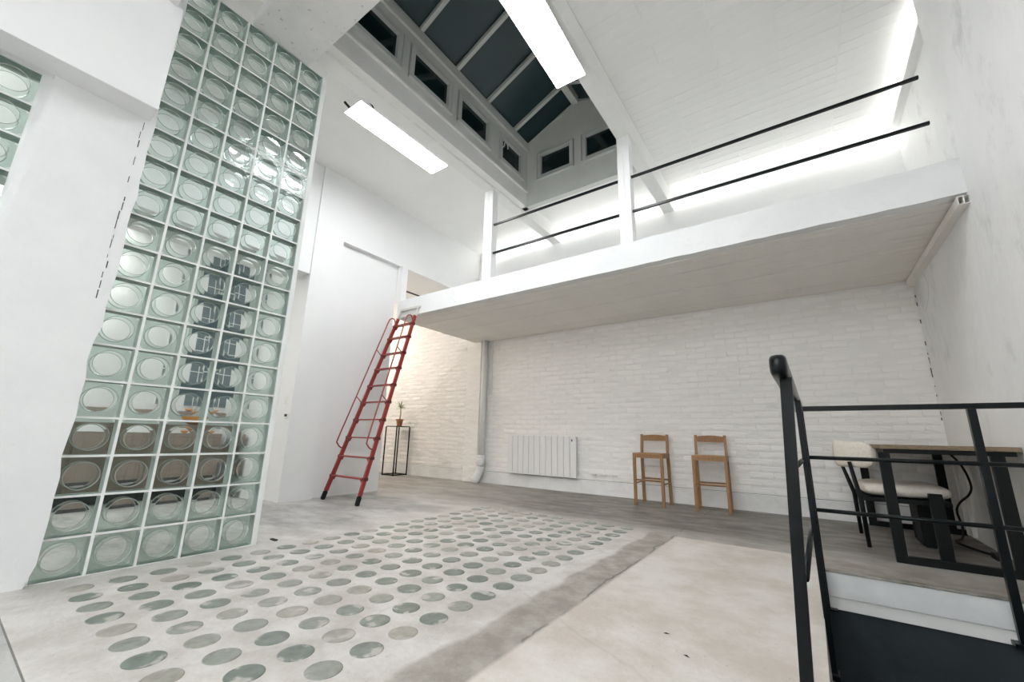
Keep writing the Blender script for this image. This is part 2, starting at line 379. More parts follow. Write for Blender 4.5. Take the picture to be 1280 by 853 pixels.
# ================================================================== BACK WALL (painted brick)
YB = 5.08
wb = bmesh.new(); box(wb, -5.2, 4.6, YB - .0035, YB + .3, .19, 4.4)
wback = struct('wall_back', wb, MORTARP, label='white painted brick wall under and behind the mezzanine')
pl = bmesh.new(); box(pl, -5.2, 4.18, YB - .015, YB + .02, 0, .185, bev=.006)
obj('plinth', pl, PLINTHP, wback)
def brick_mesh(seed, wd=.221, ht=.066):
    bm = bmesh.new(); rs = random.Random(seed); dx, dz = wd / 2, ht / 2; j = lambda a: rs.uniform(-a, a)
    pr = rs.uniform(.0015, .0065)
    bk = [bm.verts.new((sx * (dx + .004 + j(.002)), .003, sz * (dz + j(.002)))) for sx, sz in ((-1, -1), (1, -1), (1, 1), (-1, 1))]
    md = [bm.verts.new((v.co.x * (.985 + j(.02)), -pr * .35, v.co.z * (.95 + j(.06)))) for v in bk]
    fr = [bm.verts.new((v.co.x * (.93 + j(.015)), -pr + j(.0025), v.co.z * (.68 + j(.22)))) for v in bk]
    for a, c in ((bk, md), (md, fr)):
        for k in range(4): bm.faces.new((a[k], a[(k + 1) % 4], c[(k + 1) % 4], c[k]))
    bm.faces.new(fr); bmesh.ops.recalc_face_normals(bm, faces=bm.faces)
    # outward normals face -Y
    me = bpy.data.meshes.new('brick'); bm.to_mesh(me); me.materials.append(BRICKP)
    me.polygons.foreach_set('use_smooth', [True] * len(me.polygons)); vs = [v.co.copy() for v in bm.verts]; fs = [[v.index for v in ff.verts] for ff in bm.faces]
    bm.verts.index_update(); bm.free(); return me, vs, fs
bms = [brick_mesh(s) for s in range(24)]
CW, CH = .232, .0745
cells = []
def lay(x0, x1, z0, z1):
    r = 0; z = z0
    while z + CH / 2 < z1:
        x = x0 - (CW / 2 if r % 2 else 0)
        while x < x1:
            a, b = max(x, x0), min(x + CW, x1)
            if b - a > .05: cells.append(((a + b) / 2, z + CH / 2, (b - a) / CW))
            x += CW
        z += CH; r += 1
lay(-1.40, 4.17, .195, 2.38)
lay(-4.6, -1.74, .195, 3.25)
cells.sort(key=lambda c: (c[0] - CAM[0]) ** 2 + (c[1] - CAM[2]) ** 2)
big = bmesh.new(); bverts = []
for k, (x, z, s) in enumerate(cells):
    me, vs, fs = bms[rnd.randrange(24)]
    zz = z + rnd.uniform(-.005, .005); tilt = rnd.uniform(-.025, .025); yy = YB - .002 + rnd.uniform(-.0015, .003)
    if k < 300:
        o = bpy.data.objects.new('brick', me); COL.objects.link(o); o.parent = wback; o.location = (x, yy, zz); o.scale = (s, 1, 1); o.rotation_euler = (0, tilt, 0)
    else:
        nv = [big.verts.new((x + v.x * s, yy + v.y, zz + v.z)) for v in vs]
        for q in fs:
            big.faces.new([nv[i] for i in q])
o = obj('brickwork', big, BRICKP, wback, smooth=True); o['kind'] = 'stuff'
# smooth plaster above the mezzanine floor
obj('upper_plaster', B(-1.5, 4.4, YB - .02, YB, 2.66, 4.15), WHITE, wback)
# pilaster behind the pipe
struct('trim_3', B(-1.73, -1.42, YB - .07, YB + .01, .0, 2.39, bev=.008), BRICKP, label='shallow white painted brick pilaster left of the drain pipe')

# ================================================================== RIGHT WALL
XR = 4.18
wr = bmesh.new()
box(wr, XR, XR + .4, -9, 3.34, -.30, 4.4); box(wr, XR, XR + .4, 3.34, YB + .3, 0, 2.60); box(wr, XR + .12, XR + .4, 3.34, YB + .3, 2.60, 4.4)
struct('wall_right', wr, ROUGHWALL, label='uneven scuffed white wall on the right')

# ================================================================== LEFT: plaster wall, glass blocks, partition
wl = bmesh.new()
def ragged():
    # plaster wall beside the block panel; its edge over the blocks is uneven
    bm = bmesh.new(); rs = random.Random(5); zs = [i * .1 for i in range(0, 39)]; ed = []
    for z in zs:
        y = .012 + rs.uniform(-.008, .008)
        if z > 1.25: y = .030 + rs.uniform(-.006, .006)
        if z < .05: y = -.01
        ed.append(y)
    for (xa) in (.035,): pass
    A = [bm.verts.new((.03, e_, z)) for e_, z in zip(ed, zs)]; Bv = [bm.verts.new((-.02, e_, z)) for e_, z in zip(ed, zs)]
    C = [bm.verts.new((.03, -.395, z)) for z in zs]
    for i in range(len(zs) - 1):
        bm.faces.new((A[i], A[i + 1], Bv[i + 1], Bv[i])); bm.faces.new((A[i], C[i], C[i + 1], A[i + 1]))
    return bm
bm = ragged()
box(bm, -.09, .024, -.394, -.012, 0, 3.9)          # body of the pier
box(bm, -.16, .03, -9, -.395, 2.62, 3.9)           # above window_2
box(bm, -.16, .03, -9, -.395, 0, 1.0)              # below window_2
box(bm, -.16, .03, -9, -2.45, 1.0, 2.62); box(bm, -.128, -.046, -.423, -.394, 1.0, 2.62)

struct('wall_left', bm, PLASTER, label='white plastered pier and wall at the left, next to the glass blocks')
# boxed beam standing proud of the wall
bb = bmesh.new(); box(bb, .03, .195, -4, .004, 2.60, 3.35, bev=.004)
struct('trim_4', bb, WHITE, label='smooth white boxed-in beam across the top left corner')
bb = bmesh.new(); box(bb, .0305, .32, -4, -.03, 3.352, 3.875)
struct('trim_5', bb, WHITE, label='deeper white bulkhead above the boxed-in beam')
# crack beside the glass panel
ck = bmesh.new(); rs = random.Random(2)
for z in [1.32 + .06 * i for i in range(21)]:
    if rs.random() < .75:
        y = -.022 + rs.uniform(-.004, .004); box(ck, .0295, .0312, y, y + rs.uniform(.002, .005), z, z + rs.uniform(.02, .06))
struct('trim_6', ck, GAP, label='dark broken crack in the plaster beside the glass blocks')

def block_mesh():
    bm = bmesh.new(); H = .0935; R = .069; n = 32; T = .078
    def pane(x, sgn):
        # x is the outer face, the pane goes inwards (towards -sgn)
        sq = []; ci = []; rim = []; rim2 = []
        for k in range(n):
            t = 2 * math.pi * (k + .5) / n; c, s = math.cos(t), math.sin(t); q = 1 / max(abs(c), abs(s))
            sq.append(bm.verts.new((x, c * q * H, s * q * H))); ci.append(bm.verts.new((x, c * (R + .003), s * (R + .003))))
            rim.append(bm.verts.new((x - sgn * .004, c * (R + .001), s * (R + .001)))); rim2.append(bm.verts.new((x - sgn * .002, c * (R - .002), s * (R - .002))))
        for k in range(n):
            l = (k + 1) % n
            ff = bm.faces.new((sq[k], sq[l], ci[l], ci[k])); ff.material_index = 0
            ff = bm.faces.new((ci[k], ci[l], rim[l], rim[k])); ff.material_index = 3
            ff = bm.faces.new((rim[k], rim[l], rim2[l], rim2[k])); ff.material_index = 3
        # lens, a closed body, hollow on its outer side
        prof = [(R - .002, 0.0), (R * .75, .0024), (R * .5, .0042), (R * .25, .0052), (0, .0056)]
        fr = []; fc = []
        for i, (r, d) in enumerate(prof[:-1]):
            fr.append([bm.verts.new((x - sgn * (.001 + d * .55), r * math.cos(2 * math.pi * (k + .5) / n), r * math.sin(2 * math.pi * (k + .5) / n))) for k in range(n)])
        top = bm.verts.new((x - sgn * (.001 + prof[-1][1] * .55), 0, 0))
        bk = [bm.verts.new((x - sgn * .0055, (R - .002) * math.cos(2 * math.pi * (k + .5) / n), (R - .002) * math.sin(2 * math.pi * (k + .5) / n))) for k in range(n)]
        bc = bm.verts.new((x - sgn * .0055, 0, 0))
        s1 = [bm.verts.new(v.co) for v in fr[0]]; s2 = [bm.verts.new(v.co) for v in bk]
        def F(vs):
            ff = bm.faces.new(vs if sgn > 0 else vs[::-1]); ff.material_index = 1; ff.smooth = True
        for k in range(n):
            l = (k + 1) % n
            for a, b_ in zip(fr, fr[1:]): F([a[k], a[l], b_[l], b_[k]])
            F([fr[-1][k], fr[-1][l], top]); F([s2[k], s2[l], s1[l], s1[k]]); F([bk[l], bk[k], bc])
    pane(0, 1); pane(-T, -1)
    # side walls of the block, seen through the panes
    c = [(-H, -H), (H, -H), (H, H), (-H, H)]
    for k in range(4):
        (a, b_), (c_, d) = c[k], c[(k + 1) % 4]
        ff = bm.faces.new([bm.verts.new(p) for p in ((-.001, a, b_), (-.001, c_, d), (-T + .001, c_, d), (-T + .001, a, b_))]); ff.material_index = 2
    me = bpy.data.meshes.new('glass_block'); bm.to_mesh(me); bm.free()
    for g in GB: me.materials.append(g)
    return me
gbm = block_mesh()
def block_panel(name, label, x, y0, ny, z0, nz, p=.2):
    g = bmesh.new(); w_ = .0068
    for i in range(ny + 1): box(g, x - .077, x - .001 + .002 * (i % 2), y0 + i * p - w_, y0 + i * p + w_, z0, z0 + nz * p)
    for j in range(nz + 1): box(g, x - .076, x - .0015, y0, y0 + ny * p, z0 + j * p - w_ * .85 + (.004 if j == 0 else 0), z0 + j * p + w_ * .85)
    r = struct(name, g, MORTAR, label=label)
    for i in range(ny):
        for j in range(nz):
            o = bpy.data.objects.new('glass_block', gbm); COL.objects.link(o); o.parent = r
            o.location = (x + rnd.uniform(-.0015, .001), y0 + (i + .5) * p, z0 + (j + .5) * p)
            o.rotation_euler = (rnd.choice((0, math.pi / 2, math.pi, -math.pi / 2)), rnd.uniform(-.004, .004), rnd.uniform(-.004, .004))
    return r
W1 = block_panel('window_1', 'tall panel of square greenish glass blocks standing on the floor', 0, 0, 5, 0, 19)
W2 = block_panel('window_2', 'second glass block window cut by the left edge of the picture', -.05, -2.43, 10, 1.02, 8)
struct('trim_7', B(-.09, .006, .995, 1.028, 0, 3.88, bev=.003), MORTAR, label='slim white end strip of the glass block panel')
struct('trim_8', B(-.09, .004, -.01, 1.03, 3.80, 3.885), BEAMP, label='white strip closing the top of the glass block panel')

# partition behind the ladder
pa = bmesh.new()
box(pa, -2.0, -1.60, 1.93, 2.31, 0, 4.3)                 # pilaster
box(pa, -1.95, -1.67, 2.31, 3.26, 0, 3.22)               # recessed panel
box(pa, -1.95, -1.60, 2.31, YB + .02, 3.22, 4.3)         # wall over the opening
box(pa, -1.95, -1.625, -4, 1.93, 2.64, 4.3)              # header over the passage
box(pa, -3.4, -2.0, 1.93, 2.05, 0, 3.3)                  # passage side wall
struct('wall_partition', pa, WHITE, label='smooth white partition wall behind the red ladder')
post = bmesh.new(); box(post, -1.67, -1.56, 3.27, 3.37, 2.66, 3.22)
struct('trim_9', post, WHITE, label='short white post beside the top of the ladder')
# side rooms
sr = bmesh.new()
box(sr, -3.4, -3.2, -4, 2.05, 0, 3.4); box(sr, -3.4, -.16, -4.1, -4.0, 0, 3.9)
struct('wall_passage', sr, WHITE, label='white wall with a window, seen through the glass blocks')
sr = bmesh.new()
box(sr, -5.3, -5.1, 2.05, YB, 0, 3.4); box(sr, -5.2, -3.4, 1.93, 2.05, 0, 3.4)
struct('wall_side_room', sr, WHITE, label='white wall of the side room past the partition')
sr = bmesh.new()
box(sr, -5.2, -1.95, 2.05, YB + .1, 3.22, 3.42); box(sr, -3.4, -1.95, -4, 2.05, 3.2, 3.42)
struct('ceiling_side_room', sr, WHITE, label='flat white ceiling of the side room')

# behind the glass blocks: dark window and brown sideboard
wf = bmesh.new(); y0, y1, z0, z1 = 1.30, 1.94, 1.0, 3.08
for y in (y0, (y0 + y1) / 2, y1): box(wf, -3.2, -3.165, y - .018, y + .018, z0, z1)
for i in range(5): z = z0 + (z1 - z0) * i / 4; box(wf, -3.2, -3.166, y0 - .018, y1 + .018, z - .016, z + .016)
w10 = struct('window_3', wf, WMETAL, label='dark window with white glazing bars seen through the glass blocks')
for i in range(2):
    for j in range(4):
        ya = y0 + (y1 - y0) / 2 * i; za = z0 + (z1 - z0) / 4 * j
        obj('pane', B(-3.2, -3.18, ya + .018, ya + .302, za + .016, za + .504), BLUEPANE, w10)
sb = empty('sideboard', (-2.9, .6, 0), 'long brown wooden sideboard behind the glass blocks', 'sideboard')
obj('carcass', B(-.24, .24, -2.2, 1.2, .10, .80, bev=.01), BROWN, sb); obj('plinth', B(-.22, .16, -2.1, 1.15, 0, .10), BLACKSAT, sb)  # black plinth stands in for the dark shadow under the sideboard
for i in range(5): obj('door', B(.241, .258, -2.17 + i * .67, -1.52 + i * .67, .13, .77, bev=.004), BROWN, sb)
bo = empty('bowl', (-2.9, 1.45, .801), 'orange bowl on the brown sideboard', 'bowl')
obj('bowl_shell', lathe(bmesh.new(), [(.04, 0), (.10, .035), (.14, .10), (.13, .10), (.09, .04), (.0, .015)]), ORANGE, bo, smooth=True)
rl = empty('ceiling_light', (-2.75, -.5, 3.17), 'flat white ceiling light added unseen behind the glass block panel', 'light', 'panel lights')  # added lamp, brightens the room seen through the blocks
obj('frame', B(-.22, .22, -.62, .62, 0, .03), WMETAL, rl); obj('diffuser', B(-.2, .2, -.6, .6, -.006, 0), ROOMLIGHT, rl)
rl = empty('ceiling_light', (-.85, -1.75, 4.10), 'flat white ceiling light added unseen high in the passage behind the glass blocks', 'light', 'panel lights')  # second added lamp, brightens what shows through the upper blocks
obj('frame', B(-.17, .17, -.62, .62, 0, .03), WMETAL, rl); obj('diffuser', B(-.15, .15, -.6, .6, -.006, 0), ROOMLIGHT, rl)
wl_ = empty('pendant_lamp', (-4.1, 3.7, 2.72), 'warm round globe lamp hanging in the side room past the partition', 'lamp')
obj('globe', lathe(bmesh.new(), [(.17 * math.sin(math.pi * k / 12), -.17 * math.cos(math.pi * k / 12)) for k in range(13)]), WARMLIGHT, wl_, smooth=True)
obj('cord', tube(bmesh.new(), [(0, 0, .17), (0, 0, .50)], .004, 6), CABLE, wl_)

# ================================================================== CEILING, BEAMS
ZC = 4.13
ce = bmesh.new()
box(ce, -1.95, .0, -9, YB + .2, ZC, ZC + .2)
box(ce, 1.96, XR + .4, -9, YB + .2, ZC + .01, ZC + .2)
box(ce, .0, 1.96, 3.98, YB + .2, ZC, ZC + .2)
box(ce, .0, 1.96, -9, -1.2, ZC, ZC + .2)
cl = struct('ceiling', ce, CEILP, label='white painted ceiling of narrow brick courses around the skylight')
tms = []
for s in range(6):
    bm = bmesh.new(); rs = random.Random(50 + s); L_, W_ = .436, .1115; j = lambda a: rs.uniform(-a, a); d = rs.uniform(.001, .003)
    bk = [bm.verts.new((sx * L_ / 2, sy * W_ / 2, .004)) for sx, sy in ((-1, -1), (1, -1), (1, 1), (-1, 1))]
    fr = [bm.verts.new((v.co.x * .985, v.co.y * (.90 + j(.03)), -d + j(.0015))) for v in bk]
    for k in range(4): bm.faces.new((bk[k], bk[(k + 1) % 4], fr[(k + 1) % 4], fr[k]))
    bm.faces.new(fr); bmesh.ops.recalc_face_normals(bm, faces=bm.faces)
    me = bpy.data.meshes.new('ceiling_tile'); bm.to_mesh(me); bm.free(); me.materials.append(CEILP); tms.append(me)
for j in range(45):
    for i in range(5):
        o = bpy.data.objects.new('ceiling_tile', tms[rnd.randrange(6)]); COL.objects.link(o); o.parent = cl
        o.location = (1.96 + .222 + i * .4445, .02 + j * .1128 + .056, ZC + .01 + rnd.uniform(-.001, .001)); o.rotation_euler = (rnd.uniform(-.01, .01), rnd.uniform(-.006, .006), 0)
struct('trim_10', B(0, .15, -9, YB, 3.90, ZC, bev=.006), BEAMP, label='long white beam over the glass blocks, left of the skylight')
struct('trim_11', B(1.81, 1.96, -9, YB, 3.89, ZC + .01, bev=.006), BEAMP, label='long white beam right of the skylight')
struct('trim_12', B(XR - .02, XR + .13, 3.36, YB, 2.60, 2.66, bev=.006), BEAMP, label='white ledge where the right wall steps back above the mezzanine')
struct('trim_13', B(-.02, 2.2, .42, .87, 3.80, 3.96, bev=.01), PATCHY, label='patchy white cross beam with dark scuffs at the top left')
mo = bmesh.new(); box(mo, -.035, -.0, -.2, YB, 4.03, 4.13); box(mo, -.02, .0, -.2, YB, 3.97, 4.03)
struct('trim_14', mo, BEAMP, label='stepped white moulding between beam and left ceiling')

# ================================================================== SKYLIGHT WELL
WX0, WX1, WY0, WY1 = .24, 1.86, -1.2, 3.90
LED, EAVE, RID = 4.17, 4.95, 5.31
MX = (WX0 + WX1) / 2
WELLP = paint('skylight_timber_paint', (.62, .64, .61), (.70, .72, .69), scale=3, bump=.3, bscale=22, dist=.004)
wt = bmesh.new()
box(wt, .14, WX0, WY0, WY1 + .09, 3.93, LED - .03, bev=.004)
struct('trim_15', wt, BEAMP, label='white board below the left row of skylight windows')
struct('trim_16', B(.15, WX0 + .025, WY0, WY1, LED - .03, LED, bev=.006), BEAMP, label='white ledge under the left row of skylight windows')
# side window rows; openings (y0, y1)
opL = [(-.55, -.05), (.28, .78), (.98, 1.545), (1.768, 2.268), (2.49, 2.98), (3.297, 3.726)]
ZW0, ZW1 = 4.355, 4.665
def side_wall(x, sgn, name, label):
    bm = bmesh.new(); xa, xb = (x - .09, x) if sgn > 0 else (x, x + .09)
    box(bm, xa, xb, WY0, WY1 + .02, LED, ZW0 - .075); box(bm, xa, xb, WY0, WY1 + .02, ZW1 + .06, EAVE)
    ys = [WY0] + [v for a, b_ in opL for v in (a - .07, b_ + .07)] + [WY1 + .02]
    for k in range(0, len(ys), 2): box(bm, xa, xb, ys[k], ys[k + 1], ZW0 - .075, ZW1 + .06)
    box(bm, min(xb if sgn > 0 else xa, (xb if sgn > 0 else xa) + sgn * .03), max(xb if sgn > 0 else xa, (xb if sgn > 0 else xa) + sgn * .03), WY0, WY1 + .0, EAVE - .13, EAVE - .01)
    return struct(name, bm, WELLP, label=label)
side_wall(WX0, 1, 'wall_skylight_left', 'grey-white timber side of the skylight with a row of windows')
side_wall(WX1, -1, 'wall_skylight_right', 'far side of the skylight hidden behind the right beam')
bm = bmesh.new()
wins = [(.475, .925), (1.17, 1.62)]
YE = WY1
box(bm, .16, 1.90, YE, YE + .08, 3.93, ZW0 - .075 + .02); 
xs = [WX0 - .05] + [v for a, b_ in wins for v in (a - .07, b_ + .07)] + [WX1 + .05]
for k in range(0, len(xs), 2): box(bm, xs[k], xs[k + 1], YE, YE + .08, ZW0 - .055, ZW1 + .06)
a = [bm.verts.new(p) for y in (YE, YE + .08) for p in ((WX0 - .05, y, ZW1 + .06), (WX1 + .05, y, ZW1 + .06), (WX1 + .05, y, EAVE), (MX, y, RID + .02), (WX0 - .05, y, EAVE))]
bm.faces.new(a[:5]); bm.faces.new(a[:4:-1])
for k in range(5): bm.faces.new((a[k], a[5 + k], a[5 + (k + 1) % 5], a[(k + 1) % 5]))
struct('wall_skylight_end', bm, WELLP, label='gabled grey-white end wall of the skylight with two windows')
struct('wall_skylight_near', B(WX0 - .05, WX1 + .05, WY0 - .08, WY0, 3.95, RID), WELLP, label='near end wall of the skylight above the picture')
FRAMEP = plain('window_frame_paint', (.60, .62, .60), rough=.45)
wn = 4
def small_window(kind, a, b_, label, handle=False):
    """one framed casement; kind 'L' in the left row, 'R' opposite, 'E' in the end wall"""
    global wn
    def bx(u0, u1, z0_, z1_, d0, d1, bev=.0):
        if kind == 'L': return B(WX0 - d1, WX0 - d0, u0, u1, z0_, z1_, bev=bev)
        if kind == 'R': return B(WX1 + d0, WX1 + d1, u0, u1, z0_, z1_, bev=bev)
        return B(u0, u1, YE + d0, YE + d1, z0_, z1_, bev=bev)
    r = empty('window_%d' % wn, (0, 0, 0), label, kind='structure'); wn += 1
    F_ = .055
    for nm, q in (('frame_side', (a - F_, a, ZW0 - F_, ZW1 + F_ * .8)), ('frame_side', (b_, b_ + F_, ZW0 - F_, ZW1 + F_ * .8)),
                  ('frame_rail', (a, b_, ZW0 - F_, ZW0)), ('frame_rail', (a, b_, ZW1, ZW1 + F_ * .8))):
        obj(nm, bx(*q, -.012, .05, bev=.006), FRAMEP, r)
    obj('pane', bx(a, b_, ZW0, ZW1, .03, .04), DARKPANE, r)
    obj('sill', bx(a - F_ - .01, b_ + F_ + .01, ZW0 - F_ - .018, ZW0 - F_, -.03, .03, bev=.004), FRAMEP, r)
    if handle:
        h = bmesh.new(); x = WX0 + .015; tube(h, [(x, a - .02, ZW0 + .13), (x + .03, a - .02, ZW0 + .14), (x + .035, a - .015, ZW0 + .19), (x + .03, a + .02, ZW0 + .23), (x + .03, a + .06, ZW0 + .20), (x + .03, a + .065, ZW0 + .15)], .007, 8)
        obj('handle', h, WPLASTIC, r, smooth=True)
nth = ['farthest back', 'next to farthest back', 'first', 'second', 'third', 'fourth']
for k, (a, b_) in enumerate(opL):
    small_window('L', a, b_, '%s night-dark window of the left skylight row, counted from the cross beam' % nth[k] if k > 1 else 'left skylight window above the cross beam, %s towards the camera' % nth[k], handle=(k == 5))
for k, (a, b_) in enumerate(opL): small_window('R', a, b_, 'right side skylight window behind the right beam, facing the %s left window' % nth[k])
small_window('E', *wins[0], 'dark window left of centre in the skylight end wall'); small_window('E', *wins[1], 'dark window right of centre in the skylight end wall')
# glazed roof
rf = empty('window_%d' % wn, (0, 0, 0), 'pitched skylight roof of dark panes between white bars', kind='structure')
bars = [-.56, .02, .60, 1.19, 1.80, 2.365, 2.945, 3.545]
def slope(sgn, name, y0_, y1_, w0, w1, up0, up1, mat):
    bm = bmesh.new(); xe = WX0 + .0 if sgn > 0 else WX1; d = V((MX - xe, 0, RID - EAVE)); nn = V((-d.z * (1 if sgn > 0 else -1), 0, abs(d.x))).normalized()
    p = [V((xe, 0, EAVE)) + d * t for t in (w0, w1)]
    vs = []
    for pt in p:
        for h in (up0, up1):
            for y in (y0_, y1_): q = pt + nn * h; vs.append(bm.verts.new((q.x, y, q.z)))
    for q in ((0, 1, 3, 2), (4, 6, 7, 5), (0, 4, 5, 1), (2, 3, 7, 6), (0, 2, 6, 4), (1, 5, 7, 3)): bm.faces.new([vs[i] for i in q])
    return obj(name, bm, mat, rf)
ye = [WY0] + bars + [WY1 + .02]
for sgn in (1, -1):
    for a, b_ in zip(ye, ye[1:]): slope(sgn, 'pane', a, b_, -.05, 1.0, .02, .03, DARKGLASS)
    for y in bars: slope(sgn, 'glazing_bar', y - .022, y + .022, -.02, .97, -.03, .045, WELLP)
obj('ridge_beam', B(MX - .045, MX + .045, WY0, WY1 - .05, RID - .11, RID + .01, bev=.004), WELLP, rf)
obj('end_flashing', bar(bar(bmesh.new(), (WX0, WY1 - .01, EAVE - .01), (MX, WY1 - .01, RID - .015), .02, .02), (WX1, WY1 - .01, EAVE - .01), (MX, WY1 - .01, RID - .015), .02, .02), FRAMEP, rf)

# ================================================================== MEZZANINE
YM, ZM0, ZM1 = 3.25, 2.39, 2.655
XM0 = -1.58
mz = empty('mezzanine', (0, 0, 0), 'white mezzanine platform spanning the back of the room', 'platform', kind='structure')
def fascia_mesh():
    bm = bmesh.new(); rs = random.Random(9); n = 60; xs_ = [XM0 + (XR - XM0) * i / n for i in range(n + 1)]
    T_ = [bm.verts.new((x, YM, ZM1 + (rs.uniform(-.005, .004) if x > 1.5 else 0))) for x in xs_]
    Bt = [bm.verts.new((x, YM, ZM0 + (rs.uniform(-.003, .004) if x > 1.5 else 0))) for x in xs_]
    T2 = [bm.verts.new((v.co.x, YM + .1, v.co.z)) for v in T_]; B2 = [bm.verts.new((v.co.x, YM + .1, v.co.z)) for v in Bt]
    for i in range(n):
        bm.faces.new((Bt[i], Bt[i + 1], T_[i + 1], T_[i])); bm.faces.new((T_[i], T_[i + 1], T2[i + 1], T2[i])); bm.faces.new((B2[i], B2[i + 1], Bt[i + 1], Bt[i])); bm.faces.new((T2[i], T2[i + 1], B2[i + 1], B2[i]))
    bm.faces.new((Bt[0], T_[0], T2[0], B2[0])); bm.faces.new((Bt[-1], B2[-1], T2[-1], T_[-1])); return bm
obj('fascia', fascia_mesh(), PLASTER, mz)
obj('deck', B(XM0, XR, YM + .1, YB - .02, ZM0 + .02, ZM1), PLASTER, mz)
nb = 17; bw = (YB - .02 - YM - .1) / nb
bdm = []
for s in range(3):
    bm = box(bmesh.new(), XM0, XR, .002, bw - .002, -.006 - .002 * s, .02, bev=.0025)
    me = bpy.data.meshes.new('soffit_board'); bmesh.ops.recalc_face_normals(bm, faces=bm.faces); bm.to_mesh(me); bm.free(); me.materials.append(SOFFITP); bdm.append(me)
for i in range(nb):
    o = bpy.data.objects.new('soffit_board', bdm[rnd.randrange(3)]); COL.objects.link(o); o.parent = mz; o.location = (0, YM + .1 + i * bw, ZM0)
for x0, x1 in ((0, .14), (1.81, 1.94)):
    o = obj('post', B(x0, x1, YM + .01, YM + .12, ZM1, 3.905, bev=.006), WHITE, mz)
    g = bmesh.new(); box(g, (x0 + x1) / 2 - .008, (x0 + x1) / 2 + .008, YM + .004, YM + .011, ZM1 + .02, 3.87); obj('post_rib', g, BEAMP, o)
mr = empty('mezzanine_railing', (0, YM + .05, ZM1), 'two thin black steel rails running along the mezzanine edge', 'railing')
for z in (.745, .350):
    obj('rail', bar(bmesh.new(), (.14, 0, z), (1.81, 0, z), .022, .022), BLACK, mr)
    obj('rail', bar(bmesh.new(), (1.94, 0, z), (4.10, 0, z), .022, .022), BLACK, mr)
sr = empty('short_rail', (-1.585, 3.38, ZM1), 'short black rail at the mezzanine end by the ladder top', 'railing')
obj('rail', bar(bmesh.new(), (0, .0, .20), (0, .30, .205), .018, .018), BLACK, sr)

# LED strips hidden on the mezzanine
for pts, wd, lb in ([[(-1.45, YB - .05, 3.965), (4.25, YB - .05, 3.965)], (0, 1, 0), 'light strip along the top of the back wall above the mezzanine'],
                    [[(XR + .086, 3.36, 4.06), (XR + .086, YB - .10, 4.06)], (1, 0, 0), 'light strip in a white tray along the top of the right wall above the mezzanine']):
    g = empty('light_strip', pts[0], lb, 'light', 'light strips above the mezzanine')
    d = V(pts[1]) - V(pts[0]); wd = V(wd)
    obj('emitter', tube(bmesh.new(), [(0, 0, .004), d + V((0, 0, .004))], .008, 8), STRIPLIGHT, g)
    if wd.y: continue
    tr_ = bmesh.new(); bar(tr_, -wd * .0 + V((0, 0, -.012)), d + V((0, 0, -.012)), .07, .006); bar(tr_, -wd * .034, d - wd * .034, .004, .026)
    obj('tray', tr_, WMETAL, g)

# ================================================================== CEILING LIGHTS (LED panels)
def led_panel(x, y, z, L_, W_, rz, tilt, label, mat=None):
    t = empty('ceiling_light', (x, y, z), label, 'light', 'panel lights', rz=rz); t.rotation_euler = (tilt[0], tilt[1], rz)
    obj('housing', B(-W_ / 2 - .008, W_ / 2 + .008, -L_ / 2 - .008, L_ / 2 + .008, .0, .014, bev=.003), WMETAL, t)
    obj('driver_box', B(-.03, .03, -.2, .2, .016, .055, bev=.003), WMETAL, t)
    obj('diffuser', B(-W_ / 2, W_ / 2, -L_ / 2, L_ / 2, -.004, .0), mat or PANELLIGHT, t)
    return t
t = led_panel(-.225, 2.03, 3.95, 1.20, .27, -.01, (.0, 0), 'long glowing panel light left of the skylight beam')
for y in (-.5, .5): obj('hanger', tube(bmesh.new(), [(0, y, .014), (0, y, .18)], .003, 6), WMETAL, t)
obj('cable', tube(bmesh.new(), [(.10, -.40, .012), (.12, -.46, .05), (.10, -.50, .10), (.07, -.53, .17)], .007, 8), CABLE, t, smooth=True)
obj('socket_end', bar(bmesh.new(), (-.06, -.60, .02), (-.10, -.64, .08), .02), CABLE, t)
obj('wire', tube(bmesh.new(), [(.15, -.45, .10), (.20, -.1, .05), (.19, .3, .06), (.17, .58, .1)], .003, 6), CABLE, t)
t = led_panel(1.785, 1.70, 3.855, 1.20, .27, .035, (0, 0), 'long glowing panel light right of the skylight, cut by the top edge')
for y in (-.45, .45): obj('hanger', tube(bmesh.new(), [(.06, y, .014), (.06, y, .04)], .003, 6), WMETAL, t)
for x, y, q in ((1.4, -3.6, 'first on the left'), (3.0, -3.6, 'first on the right'), (1.4, -5.4, 'second on the left'), (3.0, -5.4, 'second on the right'), (1.4, -7.2, 'third on the left'), (3.0, -7.2, 'third on the right')):  # added fill panels, out of view, to light the wall under the mezzanine
    led_panel(x, y, 3.98, 1.2, .28, 0, (0, 0), 'added unseen panel light behind the camera, ' + q, PANELBACK)
struct('wall_front', B(-6, 4.6, -9.2, -9, -.3, 4.4), WHITE, label='white wall behind the camera')

